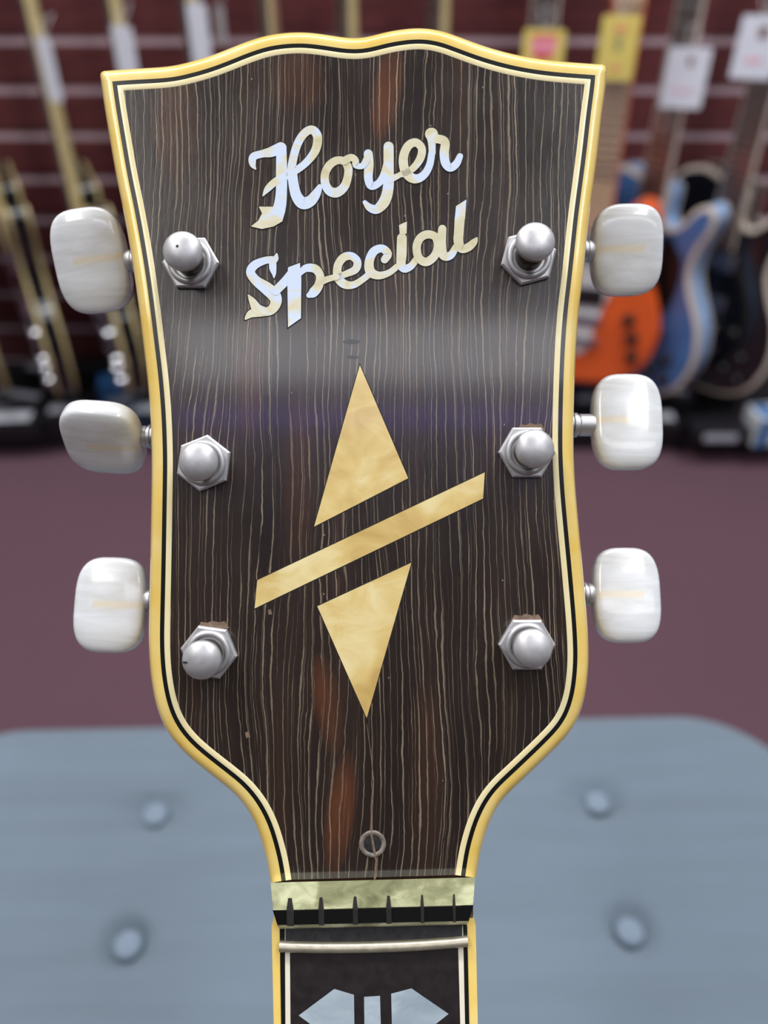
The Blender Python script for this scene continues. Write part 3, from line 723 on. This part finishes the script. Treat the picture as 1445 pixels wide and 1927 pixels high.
LET = {
 'H': dict(r=[[(152, 292, 6), (134, 262, 36), (137, 222, 44), (185, 205, 42), (235, 195, 56), (290, 172, 64)],
              [(293, 170, 56), (294, 300, 62), (293, 420, 62), (283, 500, 70), (262, 540, 76)],
              [(345, 330, 50), (357, 240, 46), (383, 150, 46), (422, 90, 46), (465, 72, 48), (494, 112, 50), (482, 185, 48), (432, 252, 42), (370, 300, 40), (320, 326, 36), (265, 355, 40), (218, 398, 36), (190, 440, 5)],
              [(352, 300, 54), (362, 380, 56), (378, 440, 60), (412, 478, 68), (455, 466, 62), (487, 425, 50), (506, 388, 30)]],
           p=[[(168, 498), (248, 498), (316, 520), (298, 580), (250, 608), (185, 622), (124, 608), (165, 575), (186, 535)]]),
 'o': dict(r=[[(640, 245, 44), (680, 225, 40), (705, 243, 38), (705, 268, 34), (742, 272, 34), (765, 240, 40)]],
           c=[[(560, 268, 46), (600, 242, 44), (640, 247, 44), (664, 285, 46), (660, 340, 46), (640, 390, 50), (600, 420, 54), (560, 410, 52), (537, 370, 48), (536, 315, 46)]]),
 'y': dict(r=[[(775, 205, 50), (779, 265, 52), (776, 340, 48), (792, 384, 42), (832, 368, 40), (862, 325, 44), (886, 255, 50)],
              [(888, 165, 56), (888, 300, 58), (885, 400, 60), (864, 470, 62), (822, 512, 52), (782, 502, 42), (756, 474, 24)],
              [(900, 345, 40), (945, 325, 30), (985, 300, 34)]]),
 'e': dict(r=[[(962, 318, 34), (1020, 288, 38), (1063, 232, 44), (1072, 175, 44), (1038, 142, 46), (996, 162, 48), (971, 222, 50), (977, 292, 52), (1012, 336, 54), (1052, 342, 48), (1090, 315, 44), (1116, 265, 40), (1128, 200, 38)]]),
 'r': dict(r=[[(1130, 200, 38), (1128, 140, 44), (1126, 96, 72)], [(1132, 120, 46), (1180, 126, 50), (1202, 145, 50), (1197, 200, 52), (1204, 255, 50), (1230, 283, 44), (1264, 260, 42), (1284, 218, 34)]]),
 'S': dict(r=[[(268, 756, 6), (256, 790, 40), (205, 796, 40), (145, 822, 48), (122, 862, 50), (152, 908, 54), (212, 952, 70), (254, 992, 72), (262, 1032, 62), (236, 1072, 52), (186, 1084, 46), (130, 1090, 46), (102, 1112, 24), (92, 1126, 5)],
              [(245, 805, 40), (246, 840, 40), (252, 870, 24), (252, 895, 5)], [(108, 985, 5), (132, 1022, 38), (160, 1066, 56), (200, 1078, 46)],
              [(262, 965, 50), (315, 912, 50), (362, 858, 56)]]),
 'p': dict(r=[[(388, 885, 16), (425, 842, 42), (478, 842, 48), (507, 880, 46), (500, 935, 50), (470, 975, 54), (446, 990, 30)], [(512, 915, 38), (560, 897, 34), (600, 888, 34)]],
           p=[[(330, 835), (396, 810), (404, 900), (402, 1117), (330, 1168), (326, 900)]]),
 'e2': dict(r=[[(592, 892, 36), (650, 872, 36), (704, 846, 44), (714, 802, 44), (680, 772, 44), (636, 782, 46), (606, 828, 46), (608, 890, 50), (642, 928, 48), (692, 932, 40), (740, 905, 36), (772, 880, 36)]]),
 'c': dict(r=[[(866, 792, 42), (884, 760, 46), (852, 730, 44), (806, 747, 48), (781, 802, 50), (787, 858, 54), (832, 880, 44), (890, 865, 36), (935, 830, 34)]]),
 'i': dict(r=[[(962, 672, 54), (960, 760, 56), (958, 820, 50), (978, 842, 46), (1012, 828, 40), (1042, 790, 36)]], p=[[(946, 600), (990, 580), (988, 648), (950, 655)]]),
 'a': dict(c=[[(1105, 652, 46), (1148, 667, 44), (1160, 720, 44), (1140, 775, 46), (1095, 805, 48), (1055, 780, 46), (1044, 720, 46), (1064, 672, 46)]],
           r=[[(1186, 622, 46), (1182, 700, 50), (1192, 768, 50), (1232, 768, 44), (1262, 720, 36)]]),
 'l': dict(r=[[(1283, 560, 56), (1278, 640, 54), (1276, 690, 54), (1292, 732, 46), (1332, 722, 46), (1364, 692, 36), (1380, 668, 6)]], p=[[(1262, 495), (1320, 458), (1312, 570), (1255, 570)]]),
}
lev = 0
for nm, dd in LET.items():
    mb = MB(); sh = MB()
    for r in dd.get('r', []): lev += 1; ribbon(mb, r, (0.10+0.012*(lev % 7))*mm); ribbon(sh, r, 0.03*mm+0.006*mm*(lev % 7), 6)
    for r in dd.get('c', []): lev += 1; ribbon(mb, r, (0.10+0.012*(lev % 7))*mm, 0, True); ribbon(sh, r, 0.03*mm+0.006*mm*(lev % 7), 6, True)
    for r in dd.get('p', []): lev += 1; polyg(mb, r, (0.10+0.012*(lev % 7))*mm); polyg(sh, r, 0.03*mm+0.006*mm*(lev % 7), 6)
    o = mb.build('letter_inlay', MT['letter_pearl'], HG)
    sh.build('letter_joint', MT['slot'], o)

# ---- screw hole of the lost truss rod cover, the hairline crack and dust
def disc(cx, cy, r, n=24): return [(cx+r*math.cos(2*math.pi*i/n), cy+r*math.sin(2*math.pi*i/n)) for i in range(n)]
c = H(701, 1588, 0); q = K
hole = MB().lathe([(19*q, 0.0), (12*q, 0.06*mm), (4*q, 0.10*mm)], 28).build('screw_hole', MT['strip_dark'], HG, smooth=40, loc=c, label='empty screw hole with a worn pale rim')  # solid disc, not recessed; the shade inside the hole is its dark colour
MB().sweep([[((r+0*a)*q*math.cos(2*math.pi*a/32), r*q*math.sin(2*math.pi*a/32), z) for a in range(32)] for r, z in ((26, -0.1*mm), (25, 0.2*mm), (22, 0.3*mm), (18, 0.15*mm), (16, -0.1*mm))], True).build('rim', MT['holerim'], hole, smooth=60)
MB().tube([H(x, y, 0.0) for x, y in ((690, 1362), (698, 1420), (703, 1470), (700, 1530), (699, 1572), (704, 1600), (708, 1620), (705, 1654))], [0.06*mm, 0.08*mm, 0.14*mm, 0.16*mm, 0.3*mm, 0.32*mm, 0.25*mm, 0.25*mm], 6).build('crack', MT['dust'], HG, label='hairline crack running down to the nut')
for x, y, s in ((661, 643, 8), (664, 672, 6)):
    MB().prism([(x+2*s*math.cos(a/10*math.pi), y+0.55*s*math.sin(a/10*math.pi)) for a in range(20)], lambda u, v: H(u, v, 0.03*mm), lambda u, v: H(u, v, -0.3*mm)).build('dent', MT['purf_black'], HG)
for x, y, w_ in ((402, 1174, 30), (992, 1161, 30), (1000, 802, 26)):
    MB().prism([(x-w_, y+8), (x-w_*0.8, y-4), (x-w_*0.4, y-2), (x-w_*0.1, y-6), (x+w_*0.3, y-3), (x+w_*0.7, y-5), (x+w_, y+8)], lambda u, v: H(u, v, 0.12*mm), lambda u, v: H(u, v, -0.3*mm)).build('dust_patch', MT['dust'], HG)
for x, y, s in ((466, 1383, 5), (508, 1152, 4)):
    MB().prism([(x-s, y-s), (x+s*.4, y-s*1.4), (x+s, y+s), (x-s*.6, y+s*1.2)], lambda u, v: H(u, v, 0.05*mm), lambda u, v: H(u, v, -0.3*mm)).build('chip', MT['dust'], HG)

# ---- tuning machines
def superq(a, b, c_, e1=0.55, e2=0.62, nu=48, nv=24, pear=0.0):
    def sp(v, e): return math.copysign(abs(v)**e, v)
    rows = []
    for j in range(1, nv):
        ph = -math.pi/2+math.pi*j/nv; row = []
        for i in range(nu):
            th = 2*math.pi*i/nu
            x = a*sp(math.cos(ph), e1)*sp(math.cos(th), e2); y = b*sp(math.cos(ph), e1)*sp(math.sin(th), e2); z = c_*sp(math.sin(ph), e1)
            y *= 1 + pear*x/a
            row.append((x, y, z))
        rows.append(row)
    mb = MB().sweep(rows, True); n = len(mb.v); mb.v += [(0, 0, -c_), (0, 0, c_)]
    mb.f += [(i, (i+1) % nu, n) for i in range(nu)] + [(n-1-i, n-1-(i+1) % nu, n+1) for i in range(nu)]
    return mb
ZB = -0.0175   # tuner shafts run behind the headstock
def tuner(nut_px, hex_rot, cap_px, side, shaft_y, edge_x, but_c, but_hw, but_hh, twist, lean, label, ringed=False):
    c = H(*nut_px, 0)
    hexv = [(c.x+6.15*mm*math.cos(math.radians(hex_rot+60*i)), c.y+6.15*mm*math.sin(math.radians(hex_rot+60*i))) for i in range(6)]
    mb = MB(); n = 6
    lo = [(x, y, -0.2*mm) for x, y in hexv]; hi = [(x, y, 1.1*mm) for x, y in hexv]; tp = [(c.x+(x-c.x)*0.93, c.y+(y-c.y)*0.93, 1.45*mm) for x, y in hexv]
    mb.sweep([lo, hi, tp], True); mb.f.append(tuple(range(12, 18)))
    root = mb.build('tuning_machine', MT['nickel'], HG, label=label)
    M = Matrix.Translation((c.x, c.y, 0))
    MB().lathe([(4.9*mm, 1.3*mm), (4.85*mm, 1.8*mm), (4.6*mm, 2.15*mm), (4.2*mm, 2.3*mm), (3.8*mm, 2.2*mm), (3.6*mm, 1.9*mm), (3.5*mm, 1.35*mm)], 40, M).build('bushing_collar', MT['nickel'], root, smooth=50)
    top = H(*cap_px, 9.0*mm); b0 = Vector((c.x, c.y, 1.2*mm)); ax = (top-b0)
    rot = ax.to_track_quat('Z', 'Y').to_matrix().to_4x4(); T = Matrix.Translation(b0) @ rot; L = ax.length
    MB().lathe([(3.0*mm, 0), (3.0*mm, L*0.42), (2.7*mm, L*0.5), (2.65*mm, L*0.75), (2.9*mm, L*0.84), (2.9*mm, L*0.95)], 28, T).build('string_post', MT['nickel_dark'], root, smooth=50)
    R = 4.05*mm
    MB().lathe([(3.1*mm, L-1.1*mm), (R*0.97, L-0.9*mm), (R, L-0.1*mm), (R*0.985, L+0.3*mm), (R*0.93, L+0.65*mm), (R*0.8, L+1.05*mm), (R*0.6, L+1.4*mm), (R*0.35, L+1.62*mm), (R*0.05, L+1.7*mm)], 36, T).build('post_cap', MT['nickel'], root, smooth=60)
    if label.startswith('bottom left'):
        MB().box(H(353, 1246, 9.9*mm), (1.7*mm, 0.4*mm, 1.0*mm)).build('cap_nick', MT['slot'], root)
    if label.startswith('top left'):
        MB().lathe([(0.32*mm, 0), (0.3*mm, 0.3*mm)], 10, Matrix.Translation(H(334, 464, 10.45*mm))).build('cap_pit', MT['slot'], root)
    # shaft and pearl button, behind the headstock
    a = H(edge_x - side*60, shaft_y, ZB); bcen = H(*but_c, ZB); sy = H(edge_x, shaft_y, ZB).y
    kk = (D-ZB)/F; hw, hh = but_hw*kk, but_hh*kk
    x_in = bcen.x - side*hw
    RX = Matrix.Rotation(side*math.pi/2, 4, 'Y')
    Ls = abs(x_in - a.x)+0.6*mm
    pr = [(2.5*mm, 0), (2.5*mm, Ls-2.6*mm)] + ([(2.85*mm, Ls-2.5*mm), (2.85*mm, Ls-2.1*mm), (2.35*mm, Ls-2.0*mm), (2.35*mm, Ls-1.6*mm)] if True else []) + [(2.6*mm, Ls-1.4*mm), (2.6*mm, Ls-0.3*mm), (2.3*mm, Ls)]
    if ringed: pr = [(2.5*mm, 0), (2.5*mm, Ls-5.2*mm), (2.9*mm, Ls-5*mm), (2.9*mm, Ls-4.2*mm), (2.4*mm, Ls-4.1*mm), (2.4*mm, Ls-3.7*mm), (2.65*mm, Ls-3.5*mm), (2.65*mm, Ls-0.2*mm), (2.3*mm, Ls)]
    MB().lathe(pr, 28, Matrix.Translation((a.x, sy, ZB)) @ RX).build('shaft', MT['nickel'], root, smooth=50)
    MB().box((a.x-side*2*mm, sy, -0.0165), (9*mm, 14*mm, 5*mm)).build('gear_housing', MT['nickel'], root, bevel=0.001)
    o = superq(hw, hh, 3.3*mm, 0.45, 0.62).build('button', MT['button'], root, smooth=80)
    o.location = (bcen.x, bcen.y, ZB)
    o.rotation_euler = (Matrix.Rotation(lean, 3, 'Z') @ Matrix.Rotation(twist, 3, 'X')).to_euler()
    if side > 0: pass
    else: o.rotation_euler = (Matrix.Rotation(lean, 3, 'Z') @ Matrix.Rotation(twist, 3, 'X') @ Matrix.Rotation(math.pi, 3, 'Z')).to_euler()
rd = math.radians
tuner((361, 497), 0, (344, 473), -1, 492, 244, (174, 492), 68, 95, rd(12), rd(8), 'top left tuning machine with a pitted cap')
tuner((385, 872), 22, (374, 869), -1, 822, 283, (196, 824), 74, 80, rd(48), rd(-4), 'middle left tuning machine with its button turned edge-on')
tuner((395, 1226), -8, (380, 1242), -1, 1130, 280, (211, 1138), 67, 89, rd(-8), rd(-2), 'bottom left tuning machine with a nicked cap')
tuner((993, 487), 15, (1007, 455), 1, 473, 1103, (1178, 472), 66, 83, rd(10), rd(1), 'top right tuning machine')
tuner((990, 852), 0, (1006, 845), 1, 800, 1079, (1178, 795), 65, 91, rd(-6), rd(0), 'middle right tuning machine with a long ringed shaft', True)
tuner((990, 1212), 0, (1002, 1220), 1, 1118, 1100, (1176, 1120), 63, 89, rd(-10), rd(0), 'bottom right tuning machine')

# ---- nut
def zf(py): return 0.4*mm + max(0, py-1740)*K*math.tan(rd(9))
def NQ(px, py, z): return H(px, py, z)
def strip(name, top, bot, zt, zb_, mat, lab=None, parent=HG):
    """laminated nut layer between two slanted edges (x0, y0, x1, y1)"""
    mb = MB(); n = 16; rows = []
    for (x0, y0, x1, y1), z in ((top, -1*mm), (top, zt), (bot, zb_), (bot, -1*mm)):
        row = []
        for i in range(n+1):
            t = i/n; e = min(t, 1-t)*n; dz = -0.5*mm*max(0, 1-e/1.0) if z > 0 else 0
            row.append(NQ(x0+(x1-x0)*t, y0+(y1-y0)*t, z+dz))
        rows.append(row)
    mb.sweep(rows); m_ = n+1
    mb.f.append((0, m_, 2*m_, 3*m_)); mb.f.append((n, m_+n, 2*m_+n, 3*m_+n))
    return mb.build(name, mat, parent, smooth=40, label=lab)
nut = strip('nut', (509, 1661, 894, 1651), (514, 1714, 890, 1704), 2.2*mm, 3.4*mm, MT['nut_pearl'], 'laminated nut of green-grey pearloid and black')
strip('black_layer', (513, 1713, 891, 1703), (522, 1741, 882, 1733), 3.4*mm, 3.3*mm, MT['purf_black'], None, nut)
strip('pearl_layer', (521, 1741, 883, 1733), (527, 1748, 878, 1740), 3.2*mm, 2.6*mm, MT['nut_pearl'], None, nut)
for s, ex, ey in ((-1, 511, 1660), (1, 893, 1652)):
    pass
for x, wd_ in ((545.5, 13), (604, 10), (668, 9), (731, 9), (794, 6), (854, 5)):
    yo = (x-545)*-0.024
    mb = MB(); pr = []
    top = [(x-wd_*0.25, 1690+yo), (x+wd_*0.25, 1690+yo), (x+wd_*0.5+1, 1716+yo), (x+wd_*0.5+1, 1743+yo), (x-wd_*0.5+1, 1743+yo), (x-wd_*0.5, 1712+yo)]
    zt = lambda y: (2.2+1.2*min(1, max(0, (y-1660)/53)))*mm + 0.16*mm
    mb.prism(top, lambda u, v: H(u, v, zt(v-yo)), lambda u, v: H(u, v, 0)); mb.build('string_slot', MT['slot'], nut)

# ---- fretboard and neck (leans towards the player from the nut down)
YE = 3600
def Z(py): return zf(py)
def lane(name, xs_top, xs_bot, mat, dz=0.0, y0=1742, y1=YE, lab=None, thick=3*mm, parent=HG):
    """a straight lane of the fretboard surface; x at y 1760 and at y 1927 (pixels), continued below the frame"""
    zA, zB = Z(1742), Z(1927)
    A = [H(x, 1742, zA+dz) for x in xs_top]; B = [H(x, 1927, zB+dz) for x in xs_bot]
    k = (y1-1742)/(1927-1742.0)
    B = [a+(b-a)*k for a, b in zip(A, B)]
    dn = Vector((0, 0, -thick))
    vs = A + B + [a+dn for a in A] + [b+dn for b in B]
    MB().add(vs, [(0, 1, 3, 2), (4, 5, 7, 6), (0, 2, 6, 4), (1, 3, 7, 5), (0, 1, 5, 4), (2, 3, 7, 6)]).build(name, mat, parent, label=lab)
lane('fretboard', (544, 862), (546, 867), MT['fretboard'], 0, y1=3200, lab='near-black fretboard')
lane('fretboard_binding', (536, 545), (537, 546.5), MT['bind_white'], 0.03*mm, y1=3200)
lane('fretboard_binding', (861, 871), (866, 875), MT['bind_white'], 0.03*mm, y1=3200)
lane('fretboard_purfling', (526, 536), (529, 537), MT['purf_black'], 0.0, y1=3200)
lane('fretboard_purfling', (871, 879), (875, 883), MT['purf_black'], 0.0, y1=3200)
lane('neck_binding', (511, 526), (515, 529), MT['bind_outer'], -0.15*mm, y1=3200, thick=6*mm)
lane('neck_binding', (879, 895), (883, 899), MT['bind_outer'], -0.15*mm, y1=3200, thick=6*mm)
lane('nut_gap', (537, 870), (537, 870), MT['strip_dark'], 0.05*mm, y1=1772, thick=1*mm)
# rounded neck back
rows = []
for py in (1600, 1742, 3200):
    zz = Z(py) if py > 1742 else 0.0
    xl = 512 + (py-1742)*0.02 if py > 1742 else 512; xr_ = 895 + (py-1742)*0.02 if py > 1742 else 895
    a = H(xl, min(py, 3200), zz); b = H(xr_, min(py, 3200), zz)
    cx = (a.x+b.x)/2; hw = (b.x-a.x)/2*0.99
    rows.append([(cx+hw*math.cos(math.pi*j/16), a.y, zz-3*mm-16*mm*math.sin(math.pi*j/16)) for j in range(17)])
m_ = MB().sweep(rows, True); m_.f += [tuple(range(17)), tuple(34+i for i in range(17))]
m_.build('neck', MT['corewood'], HG, smooth=60)
# frets: the zero fret beside the nut, then the rest of the scale
def fret(yl, ym, yr, xl=526, xr=880):
    pts = []
    for i in range(13):
        t = i/12; y = yl*(1-t)*(1-t)+2*t*(1-t)*(2*ym-(yl+yr)/2)+yr*t*t
        pts.append(H(xl+(xr-xl)*t, y, Z(1782)+0.35*mm))
    MB().tube(pts, 1.15*mm, 12).build('zero_fret' if yl < 1800 else 'fret', MT['fretmetal'], HG, smooth=60, label='worn nickel zero fret' if yl < 1800 else None)
fret(1781, 1782, 1771)
A0 = H(702, 1742, Z(1742)); B0 = H(706, 1927, Z(1927)); dirn = (B0-A0).normalized()
for k in range(1, 4):
    p = A0 + dirn*(0.005+0.63*(1-2**(-k/12.0)))
    MB().tube([p+Vector((-20.5*mm, 0, 0.3*mm)), p+Vector((20.5*mm, 0, 0.3*mm))], 1.1*mm, 10).build('fret', MT['fretmetal'], HG, smooth=60)
# block inlay of the first fret space
def FI(poly):
    MB().prism(poly, lambda x, y: H(x, y, Z(y)+0.04*mm), lambda x, y: H(x, y, Z(y)-0.5*mm)).build('fretboard_inlay', MT['blue_pearl'], HG, label='grey-blue pearl block inlay piece')
FI([(562, 1911), (629, 1861), (666, 1872), (667, 1952), (631, 1962)])
FI([(685, 1876), (715, 1874), (717, 1950), (686, 1950)])
FI([(736, 1870), (774, 1860), (844, 1908), (776, 1962), (738, 1952)])
